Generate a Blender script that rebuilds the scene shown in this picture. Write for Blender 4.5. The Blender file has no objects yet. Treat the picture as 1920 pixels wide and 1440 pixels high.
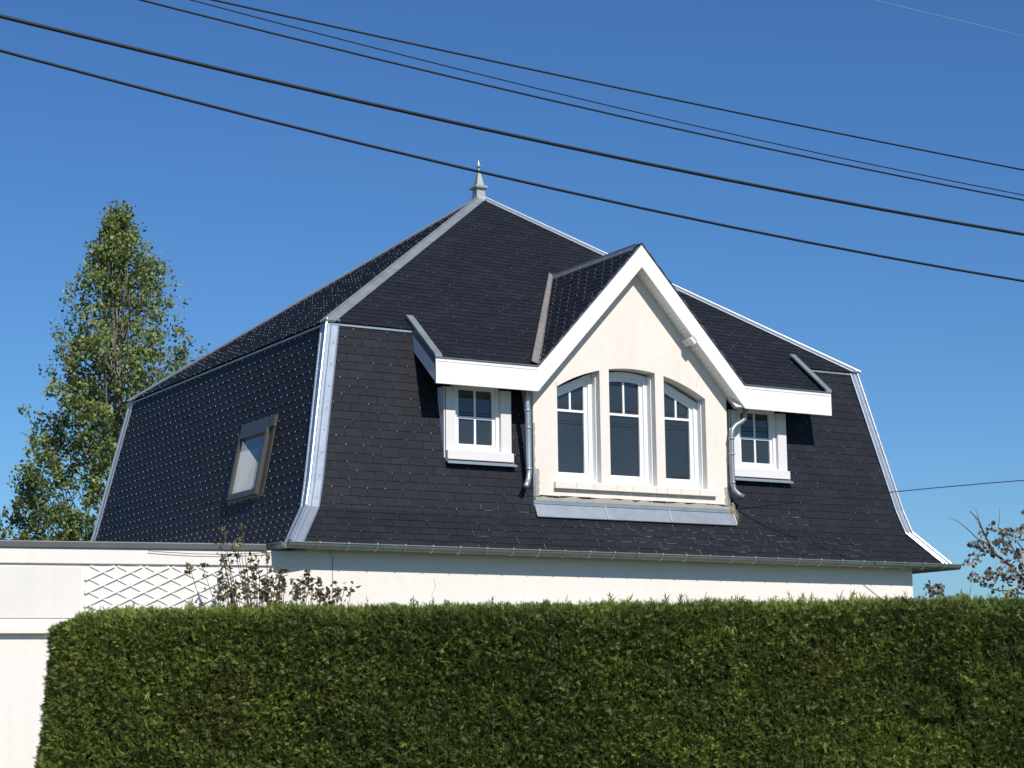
import bpy, math, random
import numpy as np
from mathutils import Vector, Matrix
random.seed(7); rng = np.random.default_rng(7)
R = math.radians
scene = bpy.context.scene

# ------------------------------------------------------------------ camera
cam_d = bpy.data.cameras.new('camera'); cam = bpy.data.objects.new('camera', cam_d)
scene.collection.objects.link(cam); scene.camera = cam
cam_d.sensor_width = 36.0; cam_d.lens = 3613.08 / 1920 * 36.0
cam_d.clip_start = 0.1; cam_d.clip_end = 80000
CAM = Vector((-8.95808, -20.10649, 1.6))
cr = Vector((0.86152992, -0.50755872, -0.01226168)); cu = Vector((-0.07292662, -0.14761406, 0.98635278)); cf = Vector((0.50244195, 0.84887822, 0.16418847))
M = Matrix.Identity(4)
for i in range(3):
    M[i][0] = cr[i]; M[i][1] = cu[i]; M[i][2] = -cf[i]; M[i][3] = CAM[i]
cam.matrix_world = M

# ------------------------------------------------------------------ world and sun
sun_dir = Vector((-0.05, -1.0, 0.88)).normalized()          # towards the sun
elev = math.asin(sun_dir.z); rot = math.atan2(sun_dir.x, sun_dir.y)
world = bpy.data.worlds.new('World'); scene.world = world; world.use_nodes = True
wn = world.node_tree; wn.nodes.clear()
sky = wn.nodes.new('ShaderNodeTexSky'); sky.sky_type = 'NISHITA'; sky.sun_disc = False
sky.sun_elevation = elev; sky.sun_rotation = rot; sky.altitude = 0; sky.air_density = 1.0; sky.dust_density = 0.35; sky.ozone_density = 1.6
bg = wn.nodes.new('ShaderNodeBackground'); bg.inputs[1].default_value = 0.078
wo = wn.nodes.new('ShaderNodeOutputWorld')
hs = wn.nodes.new('ShaderNodeHueSaturation'); hs.inputs['Saturation'].default_value = 1.12
wn.links.new(sky.outputs[0], hs.inputs['Color']); tn_ = wn.nodes.new('ShaderNodeMix'); tn_.data_type = 'RGBA'; tn_.blend_type = 'MULTIPLY'; tn_.inputs[0].default_value = 1.0; tn_.inputs[7].default_value = (0.51, 0.81, 1.16, 1)
wn.links.new(hs.outputs[0], tn_.inputs[6]); wn.links.new(tn_.outputs[2], bg.inputs[0]); wn.links.new(bg.outputs[0], wo.inputs[0])
sl = bpy.data.lights.new('sun', 'SUN'); sl.energy = 4.1; sl.angle = R(0.53); sl.color = (1.0, 0.945, 0.875)
so = bpy.data.objects.new('sun', sl); scene.collection.objects.link(so)
so.rotation_euler = sun_dir.to_track_quat('Z', 'Y').to_euler()
scene.view_settings.view_transform = 'Standard'; scene.view_settings.look = 'None'
scene.view_settings.exposure = 0.20; scene.view_settings.gamma = 1.0
scene.cycles.max_bounces = 8; scene.cycles.transparent_max_bounces = 8

# ------------------------------------------------------------------ materials
def mat(name, col, rough=0.6, metal=0.0, spec=0.5, noise=None, bump=None, tone=None, streak=None, translucent=0.0, patch=None):
    """noise=(scale, amount) mottles the colour; tone=(dark, light) reads the face attribute 'tone'; streak=(amount) adds vertical weathering"""
    m = bpy.data.materials.new(name); m.use_nodes = True
    nt = m.node_tree; nt.nodes.clear(); N = nt.nodes.new; L = nt.links.new
    out = N('ShaderNodeOutputMaterial'); p = N('ShaderNodeBsdfPrincipled')
    p.inputs['Roughness'].default_value = rough; p.inputs['Metallic'].default_value = metal
    p.inputs['Specular IOR Level'].default_value = spec
    geo = N('ShaderNodeNewGeometry')
    c = N('ShaderNodeRGB'); c.outputs[0].default_value = (*col, 1); cur = c.outputs[0]
    if tone:
        at = N('ShaderNodeAttribute'); at.attribute_name = 'tone'
        mx = N('ShaderNodeMix'); mx.data_type = 'RGBA'; mx.inputs[6].default_value = (*tone[0], 1); mx.inputs[7].default_value = (*tone[1], 1)
        L(at.outputs['Fac'], mx.inputs[0]); cur = mx.outputs[2]
    def overlay(cur, fac, colr):
        mx = N('ShaderNodeMix'); mx.data_type = 'RGBA'; L(fac, mx.inputs[0]); L(cur, mx.inputs[6]); mx.inputs[7].default_value = (*colr, 1)
        return mx.outputs[2]
    def nz(scale, lo, hi, det=5, sc=None):
        n = N('ShaderNodeTexNoise'); n.inputs['Scale'].default_value = scale; n.inputs['Detail'].default_value = det
        if sc:
            mp = N('ShaderNodeMapping'); mp.inputs['Scale'].default_value = sc; L(geo.outputs['Position'], mp.inputs[0]); L(mp.outputs[0], n.inputs['Vector'])
        else: L(geo.outputs['Position'], n.inputs['Vector'])
        r = N('ShaderNodeMapRange'); r.inputs[1].default_value = 0.35; r.inputs[2].default_value = 0.68; r.inputs[3].default_value = lo; r.inputs[4].default_value = hi
        L(n.outputs[0], r.inputs[0]); return r.outputs[0]
    if noise:
        for sc_, am, cc in noise: cur = overlay(cur, nz(sc_, 0, am), cc)
    if streak:
        cur = overlay(cur, nz(1.0, 0, streak[0], 4, (7, 7, 0.6)), streak[1])
    L(cur, p.inputs['Base Color'])
    if bump:
        n = N('ShaderNodeTexNoise'); n.inputs['Scale'].default_value = bump[0]; n.inputs['Detail'].default_value = 6; L(geo.outputs['Position'], n.inputs['Vector'])
        b = N('ShaderNodeBump'); b.inputs['Strength'].default_value = bump[1]; b.inputs['Distance'].default_value = 0.01
        L(n.outputs[0], b.inputs['Height']); L(b.outputs[0], p.inputs['Normal'])
    if translucent:
        t = N('ShaderNodeBsdfTranslucent'); L(cur, t.inputs[0]); mx = N('ShaderNodeMixShader'); mx.inputs[0].default_value = translucent
        L(p.outputs[0], mx.inputs[1]); L(t.outputs[0], mx.inputs[2]); L(mx.outputs[0], out.inputs[0])
    else: L(p.outputs[0], out.inputs[0])
    return m

M_slate = mat('slate', (0.03, 0.03, 0.035), 0.6, spec=0.16, tone=((0.0125, 0.0142, 0.0190), (0.0190, 0.0215, 0.0285)), noise=[(1.3, 0.4, (0.011, 0.0125, 0.017)), (30, 0.25, (0.026, 0.028, 0.034))], bump=(60, 0.3))
M_under = mat('roof_underlay', (0.008, 0.008, 0.009), 0.9)
M_chalk = mat('chalky_slate_edge', (0.155, 0.155, 0.15), 0.9)
M_hook = mat('hook_steel', (0.62, 0.64, 0.66), 0.35, metal=0.8)
M_render = mat('cream_render', (0.84, 0.765, 0.685), 0.85, spec=0.2, noise=[(1.6, 0.35, (0.74, 0.69, 0.61)), (9, 0.12, (0.60, 0.55, 0.50))], streak=(0.22, (0.66, 0.60, 0.54)), bump=(90, 0.25))
M_wall = mat('house_wall_paint', (0.84, 0.785, 0.715), 0.85, spec=0.2, noise=[(0.8, 0.3, (0.77, 0.71, 0.655)), (14, 0.12, (0.62, 0.58, 0.52))], streak=(0.15, (0.62, 0.575, 0.51)), bump=(70, 0.25))
M_fascia = mat('white_fascia_board', (0.86, 0.82, 0.785), 0.45, noise=[(3, 0.15, (0.76, 0.735, 0.70))])
M_pvc = mat('white_window_frame', (0.84, 0.85, 0.86), 0.3)
M_board = mat('grey_white_board', (0.74, 0.71, 0.69), 0.5, noise=[(6, 0.2, (0.66, 0.63, 0.61))])
M_soffit = mat('soffit_slats', (0.88, 0.87, 0.84), 0.45, noise=[(12, 0.2, (0.66, 0.65, 0.62))])
M_zinc = mat('zinc_sheet', (0.45, 0.50, 0.545), 0.38, metal=0.7, noise=[(4, 0.5, (0.36, 0.41, 0.45)), (30, 0.25, (0.62, 0.65, 0.68))], bump=(8, 0.25))
M_zincd = mat('aged_zinc', (0.31, 0.36, 0.38), 0.5, metal=0.45, noise=[(5, 0.6, (0.17, 0.19, 0.19)), (22, 0.3, (0.36, 0.36, 0.33))], bump=(20, 0.3))
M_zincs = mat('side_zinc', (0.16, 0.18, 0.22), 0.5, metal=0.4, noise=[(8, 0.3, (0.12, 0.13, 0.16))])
M_lead = mat('weathered_lead', (0.22, 0.215, 0.21), 0.65, metal=0.2, noise=[(7, 0.7, (0.33, 0.32, 0.30)), (16, 0.4, (0.16, 0.10, 0.08))])
M_mortar = mat('bare_mortar', (0.42, 0.385, 0.32), 0.95, noise=[(14, 0.6, (0.32, 0.30, 0.26))], bump=(40, 0.8))
M_glass = mat('window_glass', (0.022, 0.026, 0.028), 0.012, spec=0.8, noise=[(1.1, 0.7, (0.036, 0.041, 0.042))])
M_skyglass = mat('skylight_glass', (0.05, 0.06, 0.08), 0.02, spec=1.0)
M_sash = mat('skylight_cladding', (0.085, 0.08, 0.072), 0.45, metal=0.4, noise=[(15, 0.3, (0.06, 0.055, 0.05))])
M_curtain = mat('blind_cloth', (0.78, 0.76, 0.68), 0.8, streak=(0.5, (0.42, 0.41, 0.37)))
M_cap = mat('dark_coping', (0.085, 0.09, 0.10), 0.5, metal=0.2, noise=[(3, 0.5, (0.12, 0.125, 0.135)), (20, 0.3, (0.06, 0.06, 0.06))])
M_crack = mat('crack_stain', (0.62, 0.56, 0.49), 0.9)
M_cable = mat('black_cable', (0.006, 0.006, 0.009), 0.6)
M_trunk = mat('grey_bark', (0.24, 0.22, 0.18), 0.9, noise=[(6, 0.5, (0.15, 0.13, 0.10))], bump=(25, 0.6))
M_twig = mat('brown_twig', (0.11, 0.085, 0.065), 0.9)
M_poplar = mat('poplar_leaf', (0.09, 0.12, 0.04), 0.45, tone=((0.075, 0.12, 0.032), (0.30, 0.37, 0.095)), noise=[(0.8, 0.4, (0.15, 0.14, 0.05))], translucent=0.3)
M_cypress = mat('cypress_spray', (0.05, 0.09, 0.02), 0.6, tone=((0.045, 0.078, 0.014), (0.43, 0.52, 0.085)), noise=[(2.6, 0.45, (0.13, 0.11, 0.04)), (1.1, 0.45, (0.13, 0.22, 0.035)), (7, 0.35, (0.04, 0.055, 0.015))], translucent=0.3)
M_hull = mat('hedge_hull', (0.008, 0.010, 0.005), 0.95, noise=[(40, 0.8, (0.02, 0.02, 0.008))])
M_shrub = mat('shrub_leaf', (0.06, 0.07, 0.03), 0.45, tone=((0.06, 0.10, 0.035), (0.20, 0.14, 0.075)), translucent=0.2)
M_purple = mat('purple_leaf', (0.12, 0.06, 0.05), 0.5, tone=((0.14, 0.10, 0.10), (0.42, 0.37, 0.23)), translucent=0.35)
M_straw = mat('dry_straw', (0.50, 0.40, 0.26), 0.9)
M_ground = mat('lawn_ground', (0.07, 0.09, 0.035), 0.95, noise=[(0.5, 0.5, (0.10, 0.10, 0.05)), (6, 0.5, (0.04, 0.06, 0.02))])
M_road = mat('asphalt', (0.055, 0.055, 0.055), 0.9, noise=[(3, 0.4, (0.07, 0.07, 0.068)), (60, 0.4, (0.035, 0.035, 0.035))], bump=(120, 0.5))
M_pave = mat('pavement_concrete', (0.32, 0.31, 0.29), 0.9, noise=[(2, 0.4, (0.26, 0.25, 0.24))], bump=(60, 0.4))
M_trail = mat('contrail_ice', (0.30, 0.36, 0.45), 1.0, spec=0)

# ------------------------------------------------------------------ mesh helpers
def V3(p): return Vector(p)
class MB:
    def __init__(s): s.v = []; s.f = []; s.m = []; s.t = []
    def poly(s, pts, m=0, t=0.5):
        i = len(s.v); s.v += [tuple(p) for p in pts]; s.f.append(tuple(range(i, i + len(pts)))); s.m.append(m); s.t.append(t)
    def hexa(s, a, m=0, t=0.5):
        """a = 8 corners: bottom loop 0-3 and top loop 4-7"""
        i = len(s.v); s.v += [tuple(p) for p in a]
        for q in ((3, 2, 1, 0), (4, 5, 6, 7), (0, 1, 5, 4), (1, 2, 6, 5), (2, 3, 7, 6), (3, 0, 4, 7)):
            s.f.append(tuple(i + k for k in q)); s.m.append(m); s.t.append(t)
    def box(s, lo, hi, m=0):
        x0, y0, z0 = lo; x1, y1, z1 = hi
        s.hexa([(x0, y0, z0), (x1, y0, z0), (x1, y1, z0), (x0, y1, z0), (x0, y0, z1), (x1, y0, z1), (x1, y1, z1), (x0, y1, z1)], m)
    def obox(s, c, ax, ay, az, m=0):
        """oriented box: centre and three half-axis vectors"""
        c = V3(c); ax = V3(ax); ay = V3(ay); az = V3(az)
        s.hexa([c - ax - ay - az, c + ax - ay - az, c + ax + ay - az, c - ax + ay - az, c - ax - ay + az, c + ax - ay + az, c + ax + ay + az, c - ax + ay + az], m)
    def prism(s, pts, vec, m=0):
        n = len(pts); vec = V3(vec); a = [V3(p) for p in pts]; b = [p + vec for p in a]; i = len(s.v)
        s.v += [tuple(p) for p in a + b]
        s.f.append(tuple(range(i, i + n))); s.f.append(tuple(range(i + 2 * n - 1, i + n - 1, -1)))
        for k in range(n): s.f.append((i + k, i + n + k, i + n + (k + 1) % n, i + (k + 1) % n))
        s.m += [m] * (n + 2); s.t += [0.5] * (n + 2)
    def tube(s, pts, r, n=8, m=0, cap=True, t=0.5):
        pts = [V3(p) for p in pts]; rr = r if isinstance(r, (list, tuple)) else [r] * len(pts); i0 = len(s.v); prev = None
        for k, p in enumerate(pts):
            d = (pts[min(k + 1, len(pts) - 1)] - pts[max(k - 1, 0)]).normalized()
            if prev is None:
                ref = Vector((0, 0, 1)) if abs(d.z) < 0.9 else Vector((1, 0, 0)); a = d.cross(ref).normalized()
            else: a = (prev - d * prev.dot(d)).normalized()
            prev = a; b = d.cross(a)
            for j in range(n):
                th = 2 * math.pi * j / n; s.v.append(tuple(p + (a * math.cos(th) + b * math.sin(th)) * rr[k]))
        for k in range(len(pts) - 1):
            for j in range(n):
                q = i0 + k * n; s.f.append((q + j, q + (j + 1) % n, q + n + (j + 1) % n, q + n + j)); s.m.append(m); s.t.append(t)
        if cap:
            s.f.append(tuple(i0 + j for j in range(n - 1, -1, -1))); s.f.append(tuple(i0 + (len(pts) - 1) * n + j for j in range(n))); s.m += [m, m]; s.t += [t, t]
    def build(s, name, mats, parent=None, smooth=False, bevel=0):
        me = bpy.data.meshes.new(name); o = bpy.data.objects.new(name, me); scene.collection.objects.link(o)
        org = Vector((0, 0, 0))
        if parent is not None:
            org = ORG.get(parent.name, Vector((0, 0, 0))); o.parent = parent
            ORG[o.name] = org
        me.from_pydata([tuple(V3(v) - org) for v in s.v], [], s.f)
        for m_ in (mats if isinstance(mats, (list, tuple)) else [mats]): me.materials.append(m_)
        me.polygons.foreach_set('material_index', s.m)
        at = me.attributes.new('tone', 'FLOAT', 'FACE'); at.data.foreach_set('value', s.t)
        if smooth: me.polygons.foreach_set('use_smooth', [True] * len(s.f))
        me.update()
        if bevel:
            b = o.modifiers.new('bevel', 'BEVEL'); b.width = bevel; b.segments = 2; b.limit_method = 'ANGLE'
        return o
ORG = {}
def root(name, label, cat, loc, group=None):
    o = bpy.data.objects.new(name, None); scene.collection.objects.link(o); o.location = loc; ORG[o.name] = V3(loc)
    tag(o, label, cat, group); return o
def tag(o, label=None, cat=None, group=None, kind=None):
    if label: o['label'] = label
    if cat: o['category'] = cat
    if group: o['group'] = group
    if kind: o['kind'] = kind
    return o
def np_mesh(name, verts, nper, mats, tones, parent=None):
    """verts (n, nper, 3): n separate polygons of nper corners"""
    n = len(verts); me = bpy.data.meshes.new(name); o = bpy.data.objects.new(name, me); scene.collection.objects.link(o)
    org = Vector((0, 0, 0))
    if parent is not None: org = ORG[parent.name]; o.parent = parent
    vv = (verts.reshape(-1, 3) - np.array(org)).astype(np.float32)
    me.vertices.add(n * nper); me.vertices.foreach_set('co', vv.ravel())
    me.loops.add(n * nper); me.loops.foreach_set('vertex_index', np.arange(n * nper, dtype=np.int32))
    me.polygons.add(n); me.polygons.foreach_set('loop_start', np.arange(0, n * nper, nper, dtype=np.int32))
    me.polygons.foreach_set('loop_total', np.full(n, nper, dtype=np.int32))
    me.materials.append(mats)
    at = me.attributes.new('tone', 'FLOAT', 'FACE'); at.data.foreach_set('value', tones.astype(np.float32))
    me.update(calc_edges=True); me.validate(); return o

def clip_poly(subj, clip):
    """Sutherland-Hodgman; clip is convex, counter-clockwise"""
    out = subj
    for i in range(len(clip)):
        a = clip[i]; b = clip[(i + 1) % len(clip)]; inp = out; out = []
        if not inp: break
        ex, ey = b[0] - a[0], b[1] - a[1]
        side = lambda p: ex * (p[1] - a[1]) - ey * (p[0] - a[0])
        for k in range(len(inp)):
            p = inp[k]; q = inp[(k + 1) % len(inp)]; sp, sq = side(p), side(q)
            if sp >= 0: out.append(p)
            if (sp >= 0) != (sq >= 0):
                t = sp / (sp - sq); out.append((p[0] + (q[0] - p[0]) * t, p[1] + (q[1] - p[1]) * t))
    return out
def area(p): return 0.5 * sum(p[i][0] * p[(i + 1) % len(p)][1] - p[(i + 1) % len(p)][0] * p[i][1] for i in range(len(p)))

def slates(mb, O, U, Vv, N, polys, v0=0.0, width=0.22, expo=0.107, hooks=0.9, shift=0.0, hooksize=1.0, chalk=0):
    zlow = chalk == 2
    """overlapping slates laid in courses on the plane (O, U, Vv), clipped to convex polygons in (u, v)"""
    polys = [p if area(p) > 0 else p[::-1] for p in polys]
    O, U, Vv, N = V3(O), V3(U).normalized(), V3(Vv).normalized(), V3(N).normalized()
    P = lambda u, v, h: O + U * u + Vv * v + N * h
    for pl in polys: mb.poly([P(u, v, -0.012) for u, v in pl], 1)
    vmin = min(p[1] for pl in polys for p in pl); vmax = max(p[1] for pl in polys for p in pl)
    umin = min(p[0] for pl in polys for p in pl); umax = max(p[0] for pl in polys for p in pl)
    k = math.floor((vmin - v0) / expo)
    while v0 + k * expo < vmax:
        vb = v0 + k * expo; off = (k % 2) * 0.5 * width + shift; j = math.floor((umin - off) / width)
        while off + j * width < umax:
            ub = off + j * width; rs = random.Random(int(k * 7919 + j * 104729 + round(v0 * 1000)))
            g = 0.0016 + rs.random() * 0.0012; tone = rs.random() ** 1.4; lift = 0.0075 + rs.random() * 0.002; skew = rs.uniform(-0.0012, 0.0012); db = rs.uniform(-0.002, 0.002) - (0.022 if rs.random() < .006 else 0)
            q = [(ub + g, vb + db + skew), (ub + width - g, vb + db - skew), (ub + width - g, vb + expo * 1.12), (ub + g, vb + expo * 1.12)]
            tw = rs.uniform(-0.0012, 0.0012); chalky = chalk and 2.2 < ub < 8.6 and rs.random() < .8 * math.exp(-((ub - 5.6) / 2.0) ** 2) * (1 if zlow else .10)
            if chalky: q = [(a_ + (.002 if i_ in (0, 3) else -.002), b_) for i_, (a_, b_) in enumerate(q)]
            hgt = lambda u, v: lift - (lift - 0.001) * (v - vb) / (expo * 1.12) + tw * (u - ub) / width
            hook_on = rs.random() < hooks; hs = rs.uniform(0.45, 1.15) * hooksize
            for pl in polys:
                c = clip_poly(q, pl)
                if len(c) >= 3 and abs(area(c)) > 1e-4:
                    top = [P(u, v, hgt(u, v)) for u, v in c]; mb.poly(top, 0, tone)
                    bot = [P(u, v, hgt(u, v) - 0.006) for u, v in c]
                    for a in range(len(c)):
                        b = (a + 1) % len(c)
                        if c[a][1] < vb + expo * 1.1 or c[b][1] < vb + expo * 1.1: mb.poly([top[a], bot[a], bot[b], top[b]], 3 if chalky else 0, tone * 0.6)
            if chalky and any(all_in((ub + width * f_, vb + h_), pl) for pl in polys for f_, h_ in ((0, 0),)) and any(all_in((ub + width, vb + expo), pl) for pl in polys):
                for _ in range(2):
                    if rs.random() < .85: a_, l_ = rs.uniform(0, .3) * expo, rs.uniform(.4, .7) * expo; mb.obox(P(ub, vb + a_ + l_ / 2, .006), U * .0028, Vv * (l_ / 2), N * .003, 3)
                    if rs.random() < .4: a_, l_ = rs.uniform(0, .3) * width, rs.uniform(.3, .7) * width; mb.obox(P(ub + a_ + l_ / 2, vb - .003, .006), U * (l_ / 2), Vv * .0024, N * .003, 3)
            hu = ub + width / 2
            if hook_on and any(all_in((hu, vb + 0.004), pl) for pl in polys):
                # hook: a bright bent wire that grips the tail of the slate
                w = 0.0030 * hs
                mb.obox(P(hu, vb + 0.001, lift + 0.002), U * w, Vv * (0.0052 * hs), N * 0.0022, 2)
                mb.obox(P(hu, vb - 0.006, lift - 0.002), U * w, Vv * 0.002, N * 0.0045, 2)
            j += 1
        k += 1
def all_in(p, pl):
    for i in range(len(pl)):
        a = pl[i]; b = pl[(i + 1) % len(pl)]
        if (b[0] - a[0]) * (p[1] - a[1]) - (b[1] - a[1]) * (p[0] - a[0]) < 0: return False
    return True

# ------------------------------------------------------------------ ground, road, pavement
FH = Vector((0.5093544, 0.86055685, 0)); RH = Vector((0.86055685, -0.5093544, 0))
CG = Vector((CAM.x, CAM.y, 0))
def place(lat, z, d): return CG + RH * lat + FH * d + Vector((0, 0, z))
g = MB(); g.poly([(-600, -600, 0), (600, -600, 0), (600, 600, 0), (-600, 600, 0)]); tag(g.build('ground', M_ground), kind='structure')
g = MB(); g.prism([place(-60, -0.1, 9.0), place(60, -0.1, 9.0), place(60, -0.1, 10.6), place(-60, -0.1, 10.6)], (0, 0, 0.22)); tag(g.build('pavement', M_pave), kind='structure')
g = MB(); g.poly([place(-60, 0.004, 1.5), place(60, 0.004, 1.5), place(60, 0.004, 9.0), place(-60, 0.004, 9.0)]); tag(g.build('road', M_road), kind='structure')

# ------------------------------------------------------------------ house numbers (metres; x along the front, y going back)
W, D = 10.0, 8.673
E0, M2, M1, BK = (0.0, 3.443), (0.36, 3.90), (0.445, 4.22), (0.848, 6.264)
ZA = 9.138
house = root('house', 'white house with dark slate mansard roof, zinc hips and a white gabled dormer', 'house', (5, 4.34, 0))
def frame(k):
    """k: 0 front, 1 right, 2 back, 3 left -> function (s, d, z) to world, length, outward normal"""
    return [(lambda s, d, z: Vector((s, d, z)), W, Vector((0, -1, 0))),
            (lambda s, d, z: Vector((W - d, s, z)), D, Vector((1, 0, 0))),
            (lambda s, d, z: Vector((W - s, D - d, z)), W, Vector((0, 1, 0))),
            (lambda s, d, z: Vector((d, D - s, z)), D, Vector((-1, 0, 0)))][k]

# walls
wb = MB()
wx0, wx1, wy0, wy1 = 0.26, 9.46, 0.17, D - 0.17
for a, b in (((wx0, wy0), (wx1, wy0)), ((wx1, wy0), (wx1, wy1)), ((wx1, wy1), (wx0, wy1)), ((wx0, wy1), (wx0, wy0))):
    wb.poly([(*a, 0), (*b, 0), (*b, 3.5), (*a, 3.5)])
wall = wb.build('wall', M_wall, house)
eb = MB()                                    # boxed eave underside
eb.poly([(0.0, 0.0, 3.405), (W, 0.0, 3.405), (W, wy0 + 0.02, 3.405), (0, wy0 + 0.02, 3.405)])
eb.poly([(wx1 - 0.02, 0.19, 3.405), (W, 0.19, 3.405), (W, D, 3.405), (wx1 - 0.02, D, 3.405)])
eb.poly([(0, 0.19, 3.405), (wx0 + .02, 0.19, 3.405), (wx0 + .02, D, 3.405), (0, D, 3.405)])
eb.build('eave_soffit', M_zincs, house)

# roof slates
rb = MB()
v_run = 0.0
HALF_EXT = 0.05
for k in range(4):
    F, L, N0 = frame(k)
    vv = 0.0
    strips = [(E0, M2), (M2, M1), (M1, BK)]
    for (d0, z0), (d1, z1) in strips:
        ln = math.hypot(d1 - d0, z1 - z0); U = F(1, 0, 0) - F(0, 0, 0); Vd = (F(0, d1, z1) - F(0, d0, z0)) / ln; N = U.cross(Vd)
        O = F(0, d0, z0); S = lambda s, z: (s, (z - z0) / (z1 - z0) * ln)
        dd = lambda z: d0 + (z - z0) / (z1 - z0) * (d1 - d0)
        if k == 0 and (d1, z1) == BK:
            polys = [[S(dd(z0), z0), S(2.32, z0), S(2.32, z1), S(dd(z1), z1)], [S(2.32, z0), S(3.18, z0), S(3.18, 4.66), S(2.32, 4.66)],
                     [S(3.18, z0), S(3.51, z0), S(3.51, 5.75), S(3.18, 5.75)], [S(6.52, z0), S(6.74, z0), S(6.74, 5.75), S(6.52, 5.75)],
                     [S(6.74, z0), S(7.56, z0), S(7.56, 4.66), S(6.74, 4.66)], [S(7.56, z0), S(L - dd(z0), z0), S(L - dd(z1), z1), S(7.56, z1)]]
        else: polys = [[(d0, 0), (L - d0, 0), (L - d1, ln), (d1, ln)]]
        w_ = 0.235 if k in (0, 2) else 0.19
        slates(rb, O, U, Vd, N, polys, v0=-vv % 0.107 - 0.107, width=w_, hooks=1.0 if k == 3 else 0.5, chalk=(0 if k else (2 if z1 < 4.3 else 1)),  shift=0.03 * k, hooksize=2.1 if k == 3 else 1.0)
        vv += ln
    # upper slope
    half = D / 2 if k in (0, 2) else W / 2
    d0, z0 = BK; d1, z1 = half, ZA; ln = math.hypot(d1 - d0, z1 - z0)
    U = F(1, 0, 0) - F(0, 0, 0); Vd = (F(0, d1, z1) - F(0, d0, z0)) / ln; N = U.cross(Vd); O = F(0, d0, z0)
    ext = 0.06
    if k == 0:
        vt = (2.395 - d0) / (d1 - d0) * ln; hipx = lambda v: d0 + (L / 2 - d0) * v / ln
        vx0 = 3.44 + (5.06 - 3.44) * (0.848 - 0.2) / (2.395 - 0.2); rx0 = 6.68 - (6.68 - 5.06) * (0.848 - 0.2) / (2.395 - 0.2)
        vlo = -(0.848 - 0.2) / ((d1 - d0) / ln)
        polys = [[(d0 - ext, -ext), (2.0, -ext), (2.0, 0), (d0, 0)], [(8.15, -ext), (L - d0 + ext, -ext), (L - d0, 0), (8.15, 0)],
                 [(2.0, vlo), (3.44, vlo), (vx0, 0), (2.0, 0)], [(6.68, vlo), (8.15, vlo), (8.15, 0), (rx0, 0)],
                 [(d0, 0), (vx0, 0), (5.06, vt), (hipx(vt), vt)], [(rx0, 0), (L - d0, 0), (L - hipx(vt), vt), (5.06, vt)],
                 [(hipx(vt), vt), (L - hipx(vt), vt), (L / 2, ln)]]
    else: polys = [[(d0 - ext, -ext), (L - d0 + ext, -ext), (L - d0, 0), (d0, 0)], [(d0, 0), (L - d0, 0), (L / 2, ln)]]
    slates(rb, O, U, Vd, N, polys, v0=-ext, width=0.235 if k in (0, 2) else 0.19, hooks=0.6 if k == 0 else 0.45, shift=0.05, hooksize=1.0 if k == 0 else 0.8)
    # board closing the overhang at the break
    a = F(d0 - ext, d0 - ext, z0 - 0.055); b = F(L - d0 + ext, d0 - ext, z0 - 0.055)
roof = rb.build('roof', [M_slate, M_under, M_hook, M_chalk], house)

# thin zinc line and dark gap below the break
for k in range(4):
    tb = MB(); F, L, N0 = frame(k); segs = [(0.86, L - 0.86)] if k else [(0.86, 1.99), (8.16, L - 0.86)]
    for s0, s1 in segs:
        if k == 0 and s0 > 5: tb.build('break_trim', M_zinc, roof); tb = MB()
        tb.obox(F((s0 + s1) / 2, 0.848 - 0.028, 6.20), (F(1, 0, 0) - F(0, 0, 0)) * ((s1 - s0) / 2), N0 * 0.008, Vector((0, 0, 0.012)))
    tb.build('break_trim', M_zincd, roof)

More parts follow.
